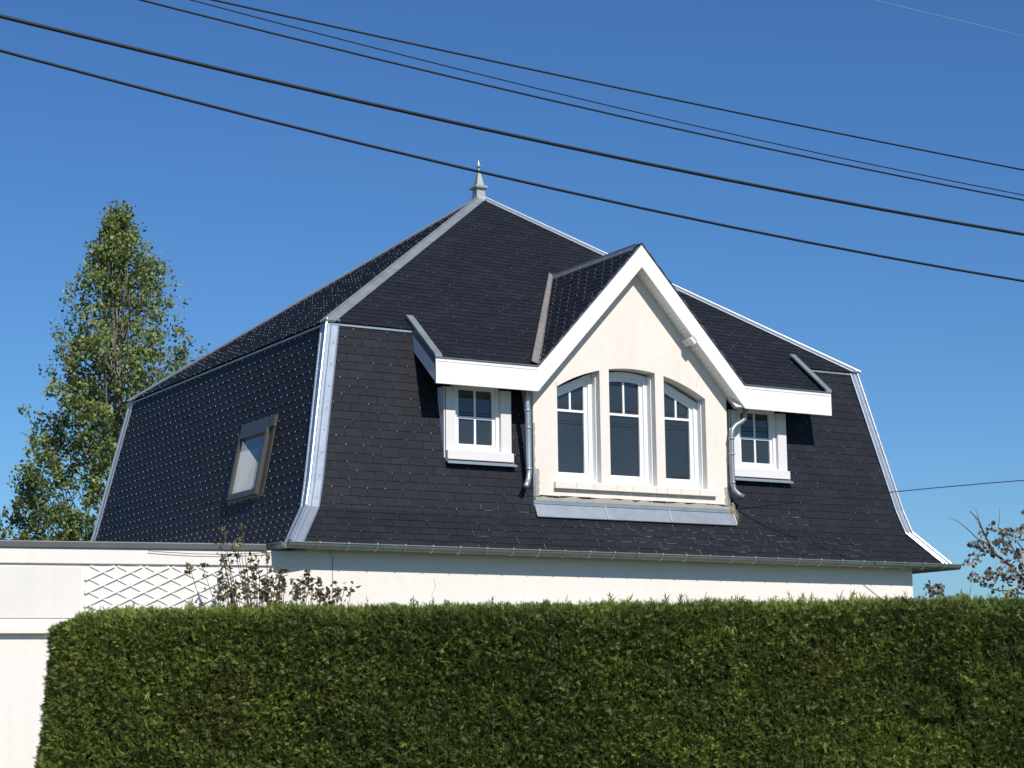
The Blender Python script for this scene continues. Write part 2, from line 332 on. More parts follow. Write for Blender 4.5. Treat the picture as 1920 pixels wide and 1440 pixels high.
# hip flashings
def hip_pts(corner, pts):
    """corner 0 front-left, 1 front-right, 2 back-right, 3 back-left"""
    out = []
    for (dx, dy, z) in pts:
        x = dx if corner in (0, 3) else W - dx; y = dy if corner in (0, 1) else D - dy; out.append(Vector((x, y, z)))
    return out
for c in range(4):
    sx = 1 if c in (0, 3) else -1; sy = 1 if c in (0, 1) else -1
    # lower
    lo = hip_pts(c, [(d, d, z) for d, z in (E0, M2, M1, BK)]); hb = MB()
    wx, wy = (0.145, 0.13) if c == 0 else (0.11, 0.11) if c == 1 else (0.12, 0.12)
    lift = 0.017
    nx = Vector((0, -sy, 0.12)).normalized(); ny = Vector((-sx, 0, 0.12)).normalized()
    q4 = [E0, M2, M1, BK]; fn = [[], []]; hn = []
    for i in range(4):
        a_, b_ = q4[max(0, i - 1)], q4[min(3, i + 1)]; dd_, dz_ = b_[0] - a_[0], b_[1] - a_[1]; l_ = math.hypot(dd_, dz_)
        fn[0].append(Vector((0, -sy * dz_ / l_, dd_ / l_))); fn[1].append(Vector((-sx * dz_ / l_, 0, dd_ / l_))); hn.append(fn[0][-1] + fn[1][-1])
    for side, (dv, nn) in enumerate(((Vector((sx * wx, 0, 0)), nx), (Vector((0, sy * wy, 0)), ny))):
        for i in range(3):
            a, b = lo[i], lo[i + 1]; a0 = a + hn[i] * lift; b0 = b + hn[i + 1] * lift; nn = fn[side][i]
            a1 = a + dv + fn[side][i] * lift; b1 = b + dv + fn[side][i + 1] * lift
            hb.poly([a0, a1, b1, b0]); hb.poly([a1, a1 - nn * lift * 0.9, b1 - nn * lift * 0.9, b1])
        hb.tube([p + dv + fn[side][i] * (lift + 0.003) for i, p in enumerate(lo)], 0.011, 6)
    hb.tube([p + hn[i] * (lift + 0.003) for i, p in enumerate(lo)], 0.020, 8)
    hb.tube([p + Vector((sx * 0.045, 0, 0)) + fn[0][i] * (lift + 0.004) for i, p in enumerate(lo)], 0.008, 6)
    for i in range(9):                        # clips along the strip
        t = (i + 0.5) / 9; z = 3.6 + t * 2.5; d = np.interp(z, [E0[1], M2[1], M1[1], BK[1]], [E0[0], M2[0], M1[0], BK[0]])
        p = hip_pts(c, [(d, d, z)])[0] + Vector((sx * 0.1, 0, 0)) + nx * (lift + 0.004); hb.obox(p, (0.008, 0, 0), (0, 0.005, 0), (0, 0, 0.008))
    hb.build('hip_flashing', M_zinc, roof)
    # upper
    ap = Vector((W / 2, D / 2, ZA)); bt = hip_pts(c, [(0.848, 0.848, 6.264)])[0]; bt = bt + (bt - ap).normalized() * 0.085; hb = MB()
    nf = Vector((0, -sy * 0.636, 0.772)); ns = Vector((-sx * 0.569, 0, 0.822)); lift = 0.02
    q0 = bt; q1 = ap; wxx = 0.135; wyy = 0.13
    for dv, nn in ((Vector((sx * wxx, 0, 0)), nf), (Vector((0, sy * wyy, 0)), ns)):
        a0 = q0 + (nf + ns) * lift * .7; b0 = q1 + Vector((0, 0, 0.03)); a1 = q0 + dv + nn * lift; b1 = q1 + dv + nn * lift - (Vector((0, 0, 1)) * 0)
        # keep the strip on its own slope near the apex
        b1 = q1 - (q1 - q0) * 0.035 + dv * 0.9 + nn * lift
        hb.poly([a0, a1, b1, b0]); hb.poly([a1, a1 - nn * lift, b1 - nn * lift, b1]); hb.poly([a0, a1, a1 - nn * lift, q0])
        hb.tube([a1, b1], 0.007, 6)
    hb.tube([q0 + (nf + ns) * lift * .8, q1 + Vector((0, 0, .035))], 0.012, 8)
    mid = q0.lerp(q1, 0.42)
    hb.tube([mid + Vector((sx * wxx, 0, 0)) + nf * (lift + .002), mid + (nf + ns) * lift * .8, mid + Vector((0, sy * wyy, 0)) + ns * (lift + .002)], 0.006, 5)
    o = hb.build('hip_flashing', M_zinc if c != 0 else M_zincd, roof)

# finial
fb = MB()
def sqring(c, h, r): return [Vector((c.x - r, c.y - r, h)), Vector((c.x + r, c.y - r, h)), Vector((c.x + r, c.y + r, h)), Vector((c.x - r, c.y + r, h))]
apx = Vector((W / 2 - 0.03, D / 2, 0)); prof = [(9.02, .15), (9.10, .105), (9.13, .095), (9.25, .085), (9.255, .125), (9.275, .14), (9.30, .12), (9.32, .075), (9.52, .028), (9.575, .017)]
for (h0, r0), (h1, r1) in zip(prof, prof[1:]):
    a, b = sqring(apx, h0, r0 * .78), sqring(apx, h1, r1 * .78)
    for i in range(4): fb.poly([a[i], a[(i + 1) % 4], b[(i + 1) % 4], b[i]])
fb.tube([apx + Vector((0, 0, h)) for h in (9.57, 9.60, 9.603, 9.62, 9.64, 9.72)], [.012, .014, .034, .036, .024, .003], 10)
fb.build('finial', mat('finial_zinc', (0.42, 0.44, 0.42), 0.5, metal=0.35, noise=[(18, 0.5, (0.26, 0.29, 0.28))]), roof)

# ------------------------------------------------------------------ dormer
YF, YW = 0.20, 0.43            # fascia front, wall front
AX, AZ, KX, KZ, SLP = 5.06, 7.538, 1.62, 5.775, 1.088
FV = 0.31                      # fascia height, measured vertically
XL, XR = 1.99, 8.16
BX0, BX1 = 3.50, 6.535
dormer_b = MB()
def rake(x): return AZ - SLP * abs(x - AX)
opens = [(3.858, 4.512), (4.655, 5.378), (5.518, 6.185)]
CXA, RA, ZT = 5.022, 2.304, 5.905
def arch(x): return ZT - (RA - math.sqrt(RA * RA - (x - CXA) ** 2))
ZB = 4.385
WT = 0.29                      # wall top below the rake line
def wtop(x): return rake(x) - WT
def wallpoly(pts, y=YW): dormer_b.poly([(x, y, z) for x, z in pts])
xs = [BX0] + [v for o in opens for v in o] + [BX1]
z_bot = 3.85
def toppath(x0, x1):
    p = [(x1, wtop(x1))]
    if x0 < AX < x1: p.append((AX, wtop(AX)))
    p.append((x0, wtop(x0))); return p
for i in range(0, 7, 2): wallpoly([(xs[i], z_bot), (xs[i + 1], z_bot)] + toppath(xs[i], xs[i + 1]))
NA = 14
for x0, x1 in opens:
    wallpoly([(x0, z_bot), (x1, z_bot), (x1, ZB), (x0, ZB)])
    ax = [x0 + (x1 - x0) * i / NA for i in range(NA + 1)]
    for a, b in zip(ax, ax[1:]): wallpoly([(a, arch(a)), (b, arch(b))] + toppath(a, b))
    YG = 0.69
    loop = [(x0, ZB), (x1, ZB)] + [(x, arch(x)) for x in ax[::-1]]
    for i in range(len(loop)):
        a, b = loop[i], loop[(i + 1) % len(loop)]; dormer_b.poly([(a[0], YW, a[1]), (b[0], YW, b[1]), (b[0], YG, b[1]), (a[0], YG, a[1])])
dormer_b.poly([(BX0, YW, z_bot), (BX0, YW, wtop(BX0)), (BX0, 1.0, wtop(BX0)), (BX0, 1.0, z_bot)])
dormer_b.poly([(BX1, YW, z_bot), (BX1, YW, wtop(BX1)), (BX1, 1.0, wtop(BX1)), (BX1, 1.0, z_bot)])
dormer = dormer_b.build('dormer_wall', M_render, house)
# hairline cracks and bare mortar where the render has come away
def crack(pts, r=0.0035):
    cb = MB(); cb.tube([(x, YW - 0.0005, z) for x, z in pts], [r * random.uniform(.6, 1.3) for _ in pts], 5); cb.build('crack', M_crack, dormer)
crack([(6.05, 5.76), (6.07, 5.84), (6.10, 5.90), (6.115, 5.97), (6.14, 6.03)], .007); crack([(3.83, 5.62), (3.85, 5.66), (3.86, 5.60)], .006)
mb_ = MB()
def ragged(x0, x1, z0, z1, y, n=26, amp=.02):
    top = [(x0 + (x1 - x0) * i / n, y, z1 + random.uniform(-amp, amp)) for i in range(n + 1)]
    mb_.prism([(x0, y, z0), (x1, y, z0)] + top[::-1], (0, 0.032, 0))
wc = MB(); wc.tube([(1.93, wy0 - .0005, 3.10), (1.95, wy0 - .0005, 3.0), (1.90, wy0 - .0005, 2.9), (1.93, wy0 - .0005, 2.8)], [.003, .007, .005, .003], 5); wc.build('crack', M_crack, wall)
wc = MB(); wc.tube([(.55, wy0 - .003, 3.37), (.60, wy0 - .003, 3.33), (.60, wy0 - .003, 3.1), (.595, wy0 - .003, 2.4)], .004, 5); wc.build('wall_wire', M_lead, wall)
ragged(BX0 + .003, BX1 - .003, 4.08, 4.175, YW - 0.030)
def raggedv(x0, x1, z0, z1, y, n=14, amp=.012, flip=1):
    side = [(x1 + random.uniform(-amp, amp), y, z0 + (z1 - z0) * i / n) for i in range(n + 1)]
    pts = [(x0, y, z0)] + side + [(x0, y, z1)]
    mb_.prism(pts if flip > 0 else pts[::-1], (0, 0.02, 0))
raggedv(BX0 - .004, BX0 + 0.075, 4.15, 4.52, YW - 0.005); raggedv(BX0 - .004, BX0 + 0.02, 4.52, 5.1, YW - 0.0045, amp=.01)
raggedv(BX1 + .004, BX1 - 0.07, 4.15, 4.42, YW - 0.005, flip=-1)
mb_.build('mortar_patch', M_mortar, dormer)
# sill
sb = MB(); cuts = [3.785, 4.10, 4.36, 4.72, 4.96, 5.33, 5.50, 5.72, 6.02, 6.31]
for a, b in zip(cuts, cuts[1:]): sb.box((a + .0015, YW - 0.055, 4.283), (b - .0015, YW + 0.01, 4.368))
sb.build('sill', M_render, dormer, bevel=0.004)
# foot flashing of the dormer
zb_ = MB()
zb_.box((BX0 - 0.03, YW - 0.035, 4.0), (BX1 + 0.03, YW - 0.002, 4.125))
ya, za_ = YW - 0.050, 4.055; yb, zb2 = 0.335, 3.905
for a, b in ((BX0 - .02, 4.53), (4.53, 5.52), (5.52, BX1 + .03)):
    zb_.hexa([(a, yb, zb2), (b, yb, zb2), (b, ya + .02, za_), (a, ya + .02, za_), (a, yb - .014, zb2 + .006), (b, yb - .014, zb2 + .006), (b, ya + .01, za_ + .02), (a, ya + .01, za_ + .02)])
    zb_.tube([(b, yb - .02, zb2 + .01), (b, ya + .004, za_ + .024)], .008, 6)
zb_.tube([(BX0 - .02, ya + .006, za_ + .022), (BX1 + .03, ya + .006, za_ + .022)], .006, 6)
zb_.tube([(BX0 - .02, yb - .012, zb2 + .004), (BX1 + .03, yb - .012, zb2 + .004)], .009, 6)
zb_.box((BX0 - 0.012, YW - 0.006, 4.1), (BX0 + 0.03, YW + .1, 4.46))
zb_.box((BX1 - 0.03, YW - 0.008, 4.1), (BX1 + 0.015, YW + .1, 4.38))
zb_.build('foot_flashing', mat('apron_zinc', (0.34, 0.38, 0.42), 0.42, metal=0.5, noise=[(5, .6, (.24, .27, .29)), (17, .3, (.42, .45, .46))]), dormer)

# fascia boards with a drip trim
fa = MB()
pk0, pk1 = (AX - KX, KZ), (AX + KX, KZ)
outer = [(XL, KZ - .003), pk0, (AX, AZ), pk1, (XR, KZ - .003)]; inner = [(x, z - FV) for x, z in outer]
for i in range(4):
    a, b = outer[i], outer[i + 1]; c_, d_ = inner[i + 1], inner[i]
    fa.prism([(a[0], YF, a[1]), (b[0], YF, b[1]), (c_[0], YF, c_[1]), (d_[0], YF, d_[1])], (0, 0.025, 0))
fascia = fa.build('fascia', M_fascia, dormer)
dt = MB()
for i in range(4):
    a, b = outer[i], outer[i + 1]
    dt.prism([(a[0], YF - .012, a[1] + .002), (b[0], YF - .012, b[1] + .002), (b[0], YF - .012, b[1] + .018), (a[0], YF - .012, a[1] + .018)], (0, 0.05, 0))
dt.build('drip_trim', M_zincs, fascia)
# soffit slats under the gable and the two side eaves
sf = MB(); n = 34
for sgn in (-1, 1):
    for i in range(n):
        t0, t1 = i / n, (i + 0.9) / n; xa, xb = AX + sgn * KX * t0, AX + sgn * KX * t1
        za, zb3 = rake(xa) - FV + .02, rake(xb) - FV + .02
        sf.hexa([(xa, YF + .02, za), (xb, YF + .02, zb3), (xb, YW + .02, zb3), (xa, YW + .02, za), (xa, YF + .02, za + .012), (xb, YF + .02, zb3 + .012), (xb, YW + .02, zb3 + .012), (xa, YW + .02, za + .012)])
    sf.poly([(AX, YF + .02, AZ - FV + .03), (AX + sgn * KX, YF + .02, KZ - FV + .03), (AX + sgn * KX, YW + .02, KZ - FV + .03), (AX, YW + .02, AZ - FV + .03)])
for x0, x1 in ((XL + .03, BX0 + .0), (BX1, XR - .03)):
    m_ = 22
    for i in range(m_):
        a = x0 + (x1 - x0) * i / m_; b = x0 + (x1 - x0) * (i + .92) / m_
        yA, yB = YF + .025, 0.90; zA, zB_ = KZ - FV + .02, KZ - FV + .02 + (yB - yA) * .8
        sf.hexa([(a, yA, zA), (b, yA, zA), (b, yB, zB_), (a, yB, zB_), (a, yA, zA + .012), (b, yA, zA + .012), (b, yB, zB_ + .012), (a, yB, zB_ + .012)])
sf.build('soffit', M_soffit, dormer)
# side boards of the shed roofs
s_up = (ZA - BK[1]) / (D / 2 - BK[0])
for x0, sgn in ((XL, 1), (XR - .1, -1)):
    sd = MB(); y0, z0_ = YF, KZ; y1 = 0.93; z1_ = KZ + (y1 - y0) * s_up
    xx = x0 if sgn == 1 else XR
    sd.prism([(xx, y0 + .001, z0_ - .10), (xx, y1, z1_ - .10), (xx, y1, z1_ - FV), (xx, y0 + .001, z0_ - FV + .001)], (sgn * .02, 0, 0))
    sd.build('side_board', M_board, dormer)
for xx, sgn in ((XL, 1), (XR - 0.0, -1)):
    sz = MB(); sz2 = MB(); y0, z0_ = YF - .0, KZ; y1 = 0.955; z1_ = KZ + (y1 - y0) * s_up
    sz.prism([(xx - sgn * .004, y0 + .003, z0_ + .012), (xx - sgn * .004, y1, z1_ + .02), (xx - sgn * .004, y1, z1_ - .10), (xx - sgn * .004, y0 + .003, z0_ - .10)], (sgn * .012, 0, 0))
    sz2.hexa([(xx - sgn * .012, y0 - .005, z0_ + .012), (xx + sgn * .085, y0 - .005, z0_ + .012), (xx + sgn * .085, y1, z1_ + .012), (xx - sgn * .012, y1, z1_ + .012),
              (xx - sgn * .012, y0 - .005, z0_ + .045), (xx + sgn * .085, y0 - .005, z0_ + .045), (xx + sgn * .085, y1, z1_ + .045), (xx - sgn * .012, y1, z1_ + .045)])
    sz.build('verge_apron', M_zincs, dormer); sz2.build('verge_strip', M_zincd, dormer)

# gable roof
gb = MB()
for sgn in (-1, 1):
    # plane through ridge and kink; U runs back (y), V runs up the slope
    Kp = Vector((AX + sgn * KX, YF - 0.012, KZ + .012)); up = Vector((-sgn * KX, 0, AZ - KZ)); ln = up.length; Vd = up / ln
    U = Vector((0, -1, 0)) if sgn == -1 else Vector((0, 1, 0)); N = U.cross(Vd)
    if N.z < 0: N = -N
    ylen = 2.395 - YF
    if sgn == -1: poly = [(0, 0), (0, ln), (-ylen - .05, ln)]
    else: poly = [(0, 0), (ylen + .05, ln), (0, ln)]
    slates(gb, Kp, U, Vd, N, [poly], v0=0.0, width=0.2, expo=0.11, hooks=0.9, hooksize=0.95)
gb.build('gable_roof', [M_slate, M_under, M_hook, M_chalk], dormer)
# ridge and valley
rg = MB()
a = Vector((AX, YF + .10, AZ + .004)); b = Vector((AX, 2.44, AZ + .004))
for sgn in (-1, 1):
    o_ = Vector((sgn * .085, 0, -.085 * SLP)); nn = Vector((sgn * .735, 0, .68)) * .016
    rg.hexa([a + o_, b + o_, b, a, a + o_ + nn, b + o_ + nn, b + nn, a + nn])
rg.tube([a + Vector((0, .006, .012)), b + Vector((0, 0, .012))], .018, 8)
rg.build('ridge_flashing', mat('ridge_lead', (0.16, 0.18, 0.195), 0.5, metal=0.3, noise=[(9, 0.4, (0.11, 0.12, 0.13))]), dormer)
vl = MB()
for sgn in (-1, 1):
    p0 = Vector((AX + sgn * KX, YF - .01, KZ + .022)); p1 = Vector((AX, 2.42, AZ + .035))
    p0 = p0.lerp(p1, .012 if sgn < 0 else .05); dirv = (p1 - p0).normalized(); Vg = Vector((-sgn * KX, 0, AZ - KZ)).normalized(); n1 = Vector((sgn * .735, 0, .68)); n2 = Vector((0, -.636, .772))
    w1 = n1.cross(dirv).normalized() * .035; w2 = n2.cross(dirv).normalized() * .09
    if w1.z < 0: w1 = -w1
    if w2.dot(Vector((sgn, 0, 0))) < 0: w2 = -w2
    vl.poly([p0, p1, p1 + w1 * .6, p0 + w1]); vl.poly([p0, p1, p1 + w2 * .55 + n2 * .005, p0 + w2 + n2 * .005])
    vl.tube([p0 + w2 + n2 * .005, p1 + w2 * .55 + n2 * .005], .006, 5)
vl.build('valley_flashing', M_lead, dormer)

# windows of the bay
def window(x0, x1, zb, topf, yf, cross_z, name='window', par=None, fw=.07, sw=.055, nseg=1):
    """outer frame, sash with glazing bars and the pane behind; topf(x) is the straight or sloping head"""
    fr = MB()
    def ring(xa, xb, za, tf, w, y0, y1):
        n = 6; xs_ = [xa + (xb - xa) * i / n for i in range(n + 1)]
        fr.box((xa, y0, za), (xb, y1, za + w))
        fr.prism([(xa, y0, za + w), (xa + w, y0, za + w), (xa + w, y0, tf(xa + w)), (xa, y0, tf(xa))], (0, y1 - y0, 0))
        fr.prism([(xb - w, y0, za + w), (xb, y0, za + w), (xb, y0, tf(xb)), (xb - w, y0, tf(xb - w))], (0, y1 - y0, 0))
        for a, b in zip(xs_, xs_[1:]):
            a2 = max(a, xa + w); b2 = min(b, xb - w)
            if b2 > a2: fr.prism([(a2, y0, tf(a2) - w), (b2, y0, tf(b2) - w), (b2, y0, tf(b2)), (a2, y0, tf(a2))], (0, y1 - y0, 0))
    ring(x0, x1, zb, topf, fw, yf, yf + .08)
    t2 = lambda x: topf(x) - fw + .002
    ring(x0 + fw - .002, x1 - fw + .002, zb + fw - .002, t2, sw, yf + .028, yf + .07)
    if par is None:                       # pvc lining of the reveal
        fr.box((x1 - .014, yf - .085, zb), (x1 - .001, yf - .001, topf(x1) + .0)); fr.box((x0 + .001, yf - .085, zb), (x0 + .014, yf - .001, topf(x0)))
    f_ = fr.build(name, M_pvc, par or house, bevel=0.003)
    gx0, gx1, gz0 = x0 + fw + sw, x1 - fw - sw, zb + fw + sw
    br = MB(); tt = lambda x: t2(x) - sw; cx = (gx0 + gx1) / 2
    br.box((gx0 - .004, yf + .036, cross_z - .016), (gx1 + .004, yf + .062, cross_z + .016))
    br.box((cx - .014, yf + .038, cross_z + .016), (cx + .014, yf + .060, tt(cx) + .004))
    if nseg == 2: br.box((cx - .014, yf + .038, gz0 - .004), (cx + .014, yf + .060, cross_z - .016))
    br.build('glazing_bar', M_pvc, f_, bevel=0.002)
    pa = MB(); n = 6; xs_ = [gx0 - .01 + (gx1 - gx0 + .02) * i / n for i in range(n + 1)]
    pa.poly([(gx0 - .01, yf + .056, gz0 - .01), (gx1 + .01, yf + .056, gz0 - .01)] + [(x, yf + .056, tt(x) + .01) for x in xs_[::-1]])
    pa.build('pane', M_glass, f_)
    return f_
def lin(x0, z0, x1, z1): return lambda x: z0 + (x - x0) * (z1 - z0) / (x1 - x0)
YGL = 0.60
tagp = lambda o, s: tag(o, s)
wsets = [(opens[0], lin(3.86, 5.56, 4.51, 5.845), 'left bay window with a head sloping down to the left'),
         (opens[1], lambda x: 5.89 - .35 * (x - 5.02) ** 2, 'middle bay window with a flat curved head'),
         (opens[2], lin(5.52, 5.86, 6.185, 5.555), 'right bay window with a head sloping down to the right')]
for (x0, x1), tf, lb in wsets:
    w_ = window(x0 + .004, x1 - .004, ZB + .015, tf, YGL, 5.325); tag(w_, lb)
    ss = MB(); ss.prism([(x0 + .003, YW + .03, ZB + .002), (x0 + .003, YGL + .02, ZB + .028), (x0 + .003, YGL + .02, ZB - .01), (x0 + .003, YW + .03, ZB - .012)], (x1 - x0 - .006, 0, 0)); ss.build('window_ledge', M_pvc, w_)

# small side windows in white surrounds
for x0, x1, lb in ((2.262, 3.225, 'small square window left of the bay'), (6.632, 7.60, 'small square window right of the bay')):
    YP = 0.505; sb = MB(); gx0, gx1, gz0, gz1 = x0 + .165, x1 - .15, 4.715, 5.53
    zt = 5.49
    for a in ([(x0, 4.60), (gx0, 4.60), (gx0, zt), (x0, zt)], [(gx1, 4.60), (x1, 4.60), (x1, zt), (gx1, zt)], [(gx0, 4.60), (gx1, 4.60), (gx1, gz0), (gx0, gz0)]):
        sb.prism([(p[0], YP, p[1]) for p in a], (0, .16, 0))
    sb.box((x0 + .012, YP, 4.60), (x0 + .03, .95, zt)); sb.box((x1 - .03, YP + .165, 4.60), (x1 - .012, .95, zt))
    sb.box((x0 + .025, YP - .05, 4.585), (x1 + .004, YP - .001, 4.695))
    sur = sb.build('small_window', M_board, house, bevel=0.003); tag(sur, lb)
    wf = window(gx0 + .001, gx1 - .001, gz0, lambda x: 5.56, YP + .05, 5.13, 'window_frame', sur, .045, .04, 2)
    zs = MB(); zs.prism([(x0 + .01, YP - .085, 4.545), (x0 + .01, YP + .0, 4.583), (x0 + .01, YP + .0, 4.55), (x0 + .01, YP - .085, 4.525)], (x1 - x0 + .02, 0, 0)); zs.build('sill_flashing', M_zinc, sur)

# downpipes
dp = MB(); dp.tube([(3.375, .36, 5.50), (3.375, .36, 5.32), (3.38, .36, 5.2), (3.385, .36, 4.9), (3.385, .36, 4.46), (3.37, .35, 4.38), (3.33, .32, 4.31), (3.285, .28, 4.265)], .034, 12)
for z in (5.02, 4.5, 5.24): dp.tube([(3.385 if z < 5.2 else 3.376, .36, z - .012), (3.385 if z < 5.2 else 3.376, .36, z + .012)], .041, 12)
tag(dp.build('downpipe', M_zinc, house, smooth=True), 'short straight downpipe left of the bay')
dp = MB(); dp.tube([(6.80, .37, 5.50), (6.80, .37, 5.42), (6.785, .36, 5.36), (6.72, .355, 5.305), (6.62, .35, 5.255), (6.56, .35, 5.19), (6.545, .35, 5.10), (6.54, .35, 4.8), (6.54, .35, 4.47), (6.555, .34, 4.38), (6.60, .31, 4.32), (6.66, .28, 4.285)], .034, 12)
for z in (5.07, 4.86, 4.48): dp.tube([(6.542, .35, z - .012), (6.542, .35, z + .012)], .041, 12)
tag(dp.build('downpipe', mat('downpipe_zinc', (0.36, 0.40, 0.41), 0.45, metal=0.6, noise=[(9, 0.5, (0.22, 0.26, 0.25))]), house, smooth=True), 'S-bent downpipe right of the bay')

# lamp under the right rake
lb_ = MB(); zl = 6.42; c0 = Vector((5.865, YW - .10, 6.325))
tx = Vector((.62, 0, -.785 * .86)).normalized(); tn = Vector((.735, 0, .68))
for dy, hw in ((.045, .055), (-.075, .055)): lb_.obox(c0 + Vector((0, dy, 0)), tx * .052, Vector((0, hw, 0)), tn * .035)
lb_.obox(c0 + Vector((0, -.015, 0)) + tn * .03, tx * .03, (0, .1, 0), tn * .02)
lb_.build('outdoor_lamp', M_board, house, bevel=0.006)

# gutter along the front with brackets
gt = MB(); nseg = 10
def gut(p0, p1, out):
    """half-round channel between two points, opening up; out = horizontal unit vector away from the wall"""
    ring = []
    rr = .066
    for p in (p0, p1):
        c = V3(p); pts = []
        for i in range(nseg + 1):
            th = math.pi * i / nseg; pts.append(c - out * math.cos(th) * -rr * -1 + Vector((0, 0, -math.sin(th) * rr)))
        ring.append(pts)
    for i in range(nseg): gt.poly([ring[0][i], ring[1][i], ring[1][i + 1], ring[0][i + 1]])
    inner = [[q + (V3(p) - q) * .06 for q in rg_] for p, rg_ in zip((p0, p1), ring)]
    for i in range(nseg): gt.poly([inner[0][i + 1], inner[1][i + 1], inner[1][i], inner[0][i]])
    for q in range(2): gt.poly(ring[q])
    gt.tube([V3(p0) + out * rr, V3(p1) + out * rr], .009, 8)
G0, G1 = Vector((-.075, -.06, 3.445)), Vector((W + .11, -.06, 3.445))
gut(G0, G1, Vector((0, -1, 0))); gut(Vector((-.075, -.06, 3.443)), Vector((-.075, .30, 3.443)), Vector((-1, 0, 0)))
gut(Vector((W + .06, -.06, 3.443)), Vector((W + .06, D, 3.443)), Vector((1, 0, 0)))
M_gut = mat('patinated_gutter', (0.17, 0.205, 0.195), 0.5, metal=0.35, noise=[(4, 0.6, (0.11, 0.13, 0.12)), (15, 0.3, (0.27, 0.26, 0.23))], bump=(20, 0.3))
gutter = gt.build('gutter', M_gut, house)
i = 0
while i * .365 + .3 < W:
    x = .3 + i * .365; bb = MB(); pts = []
    for j in range(9):
        th = math.pi * j / 8 * 1.02; pts.append((x, -.06 + .071 * math.cos(th), 3.447 - .071 * math.sin(th)))
    bb.tube(pts[::-1] if True else pts, .008, 5); bb.box((x - .011, -.145, 3.44), (x + .011, -.118, 3.462)); bb.build('gutter_bracket', M_zinc if i % 3 else M_zincd, gutter); i += 1

# skylight on the left slope
sk = MB(); FL = frame(3)[0]
Oz = lambda y, z, h: Vector((np.interp(z, [4.22, 6.264], [.445, .848]) - h, y, z))
ys0, ys1, zs0, zs1 = 2.84, 1.93, 4.20, 5.05
nrm = Vector((-.98, 0, .193)); upv = Vector((.193, 0, .98))
def sbox(ya, yb, za, zb4, h0, h1, mbx):
    a = [Oz(ya, za, 0), Oz(yb, za, 0), Oz(yb, zb4, 0), Oz(ya, zb4, 0)]
    mbx.hexa([p + nrm * h0 for p in a] + [p + nrm * h1 for p in a])
sbox(ys0, ys1, zs0, zs0 + .07, 0, .075, sk); sbox(ys0, ys1, zs1 - .06, zs1, 0, .085, sk); sbox(ys0, ys0 - .06, zs0 + .07, zs1 - .06, 0, .08, sk); sbox(ys1 + .06, ys1, zs0 + .07, zs1 - .06, 0, .08, sk)
skl = sk.build('skylight', M_sash, house)
fl = MB(); sbox(ys0 + .03, ys1 - .13, zs1, zs1 + .14, .012, .055, fl); sbox(ys1 - .002, ys1 - .12, zs0 - .03, zs1 + .0, .012, .03, fl); sbox(ys0 + .10, ys1 - .12, zs0 - .11, zs0 - .0, .008, .018, fl); sbox(ys0 + .05, ys0 + .002, zs0, zs1, .01, .03, fl)
fl.build('skylight_flashing', M_sash, skl)
gl = MB(); sbox(ys0 - .06, ys1 + .06, zs0 + .07, zs1 - .06, .035, .04, gl); gl.build('pane', M_skyglass, skl)
bl = MB(); a = [Oz(ys0 - .065, zs0 + .075, 0), Oz(ys1 + .075, zs0 + .075, 0), Oz(ys1 + .075, zs0 + .36, 0), Oz(ys0 - .065, zs1 - .07, 0)]
bl.poly([p + nrm * .0425 for p in a]); bl.build('blind', M_curtain, skl)

# ------------------------------------------------------------------ annex with parapet
th = R(12); LD = Vector((-math.cos(th), math.sin(th), 0)); NO = Vector((-math.sin(th), -math.cos(th), 0)); A0 = Vector((.26, .17, 0))
def AP(t, z, o=0.0): return A0 + LD * t + NO * o + Vector((0, 0, z))
annex = root('annex', 'low flat-roofed white annex with dark parapet coping left of the house', 'building', tuple(AP(3, 0)))
ab = MB(); TL = 7.0
ab.prism([AP(0.0, 0), AP(TL, 0), AP(TL, 0, -6), AP(0.0, 0, -6)], (0, 0, 3.34)); ab.build('wall', M_wall, annex)
fz = MB(); fz.prism([AP(-.0, 3.197), AP(TL, 3.197), AP(TL, 3.197, .03), AP(-.0, 3.197, .03)], (0, 0, .17)); fz.build('frieze', M_wall, annex, bevel=0.004)
fz = MB(); fz.prism([AP(0, 2.43), AP(TL, 2.43), AP(TL, 2.43, .075), AP(0, 2.43, .075)], (0, 0, .07)); fz.prism([AP(0, 2.5), AP(TL, 2.5), AP(TL, 2.5, .045), AP(0, 2.5, .045)], (0, 0, .055)); fz.build('ledge', M_wall, annex, bevel=0.004)
cp = MB(); cp.prism([AP(.46, 3.362, -.28), AP(TL, 3.362, -.28), AP(TL, 3.362, .05), AP(.46, 3.362, .05)], (0, 0, .082)); cp.build('coping', M_cap, annex, bevel=0.012)
pn = MB(); pn.prism([AP(2.52, 2.6), AP(TL - .3, 2.6), AP(TL - .3, 3.16), AP(2.52, 3.16)], NO * .012); pn.build('wall_panel', mat('panel_paint', (0.79, 0.745, 0.69), 0.85, noise=[(1.5, 0.4, (0.66, 0.635, 0.60))], streak=(.3, (.66, .63, .59))), annex)
# loose thin cable under the coping
cbm = MB(); cbm.tube([AP(t, 3.345 - .03 * math.sin(math.pi * min(1, (t - .4) / 1.4)), .058) for t in (.4, .7, 1.0, 1.3, 1.6, 1.8)], .0035, 5); tag(cbm.build('wall_cable', M_cable), 'thin dark cable sagging along the wall just under the annex coping', 'cable')
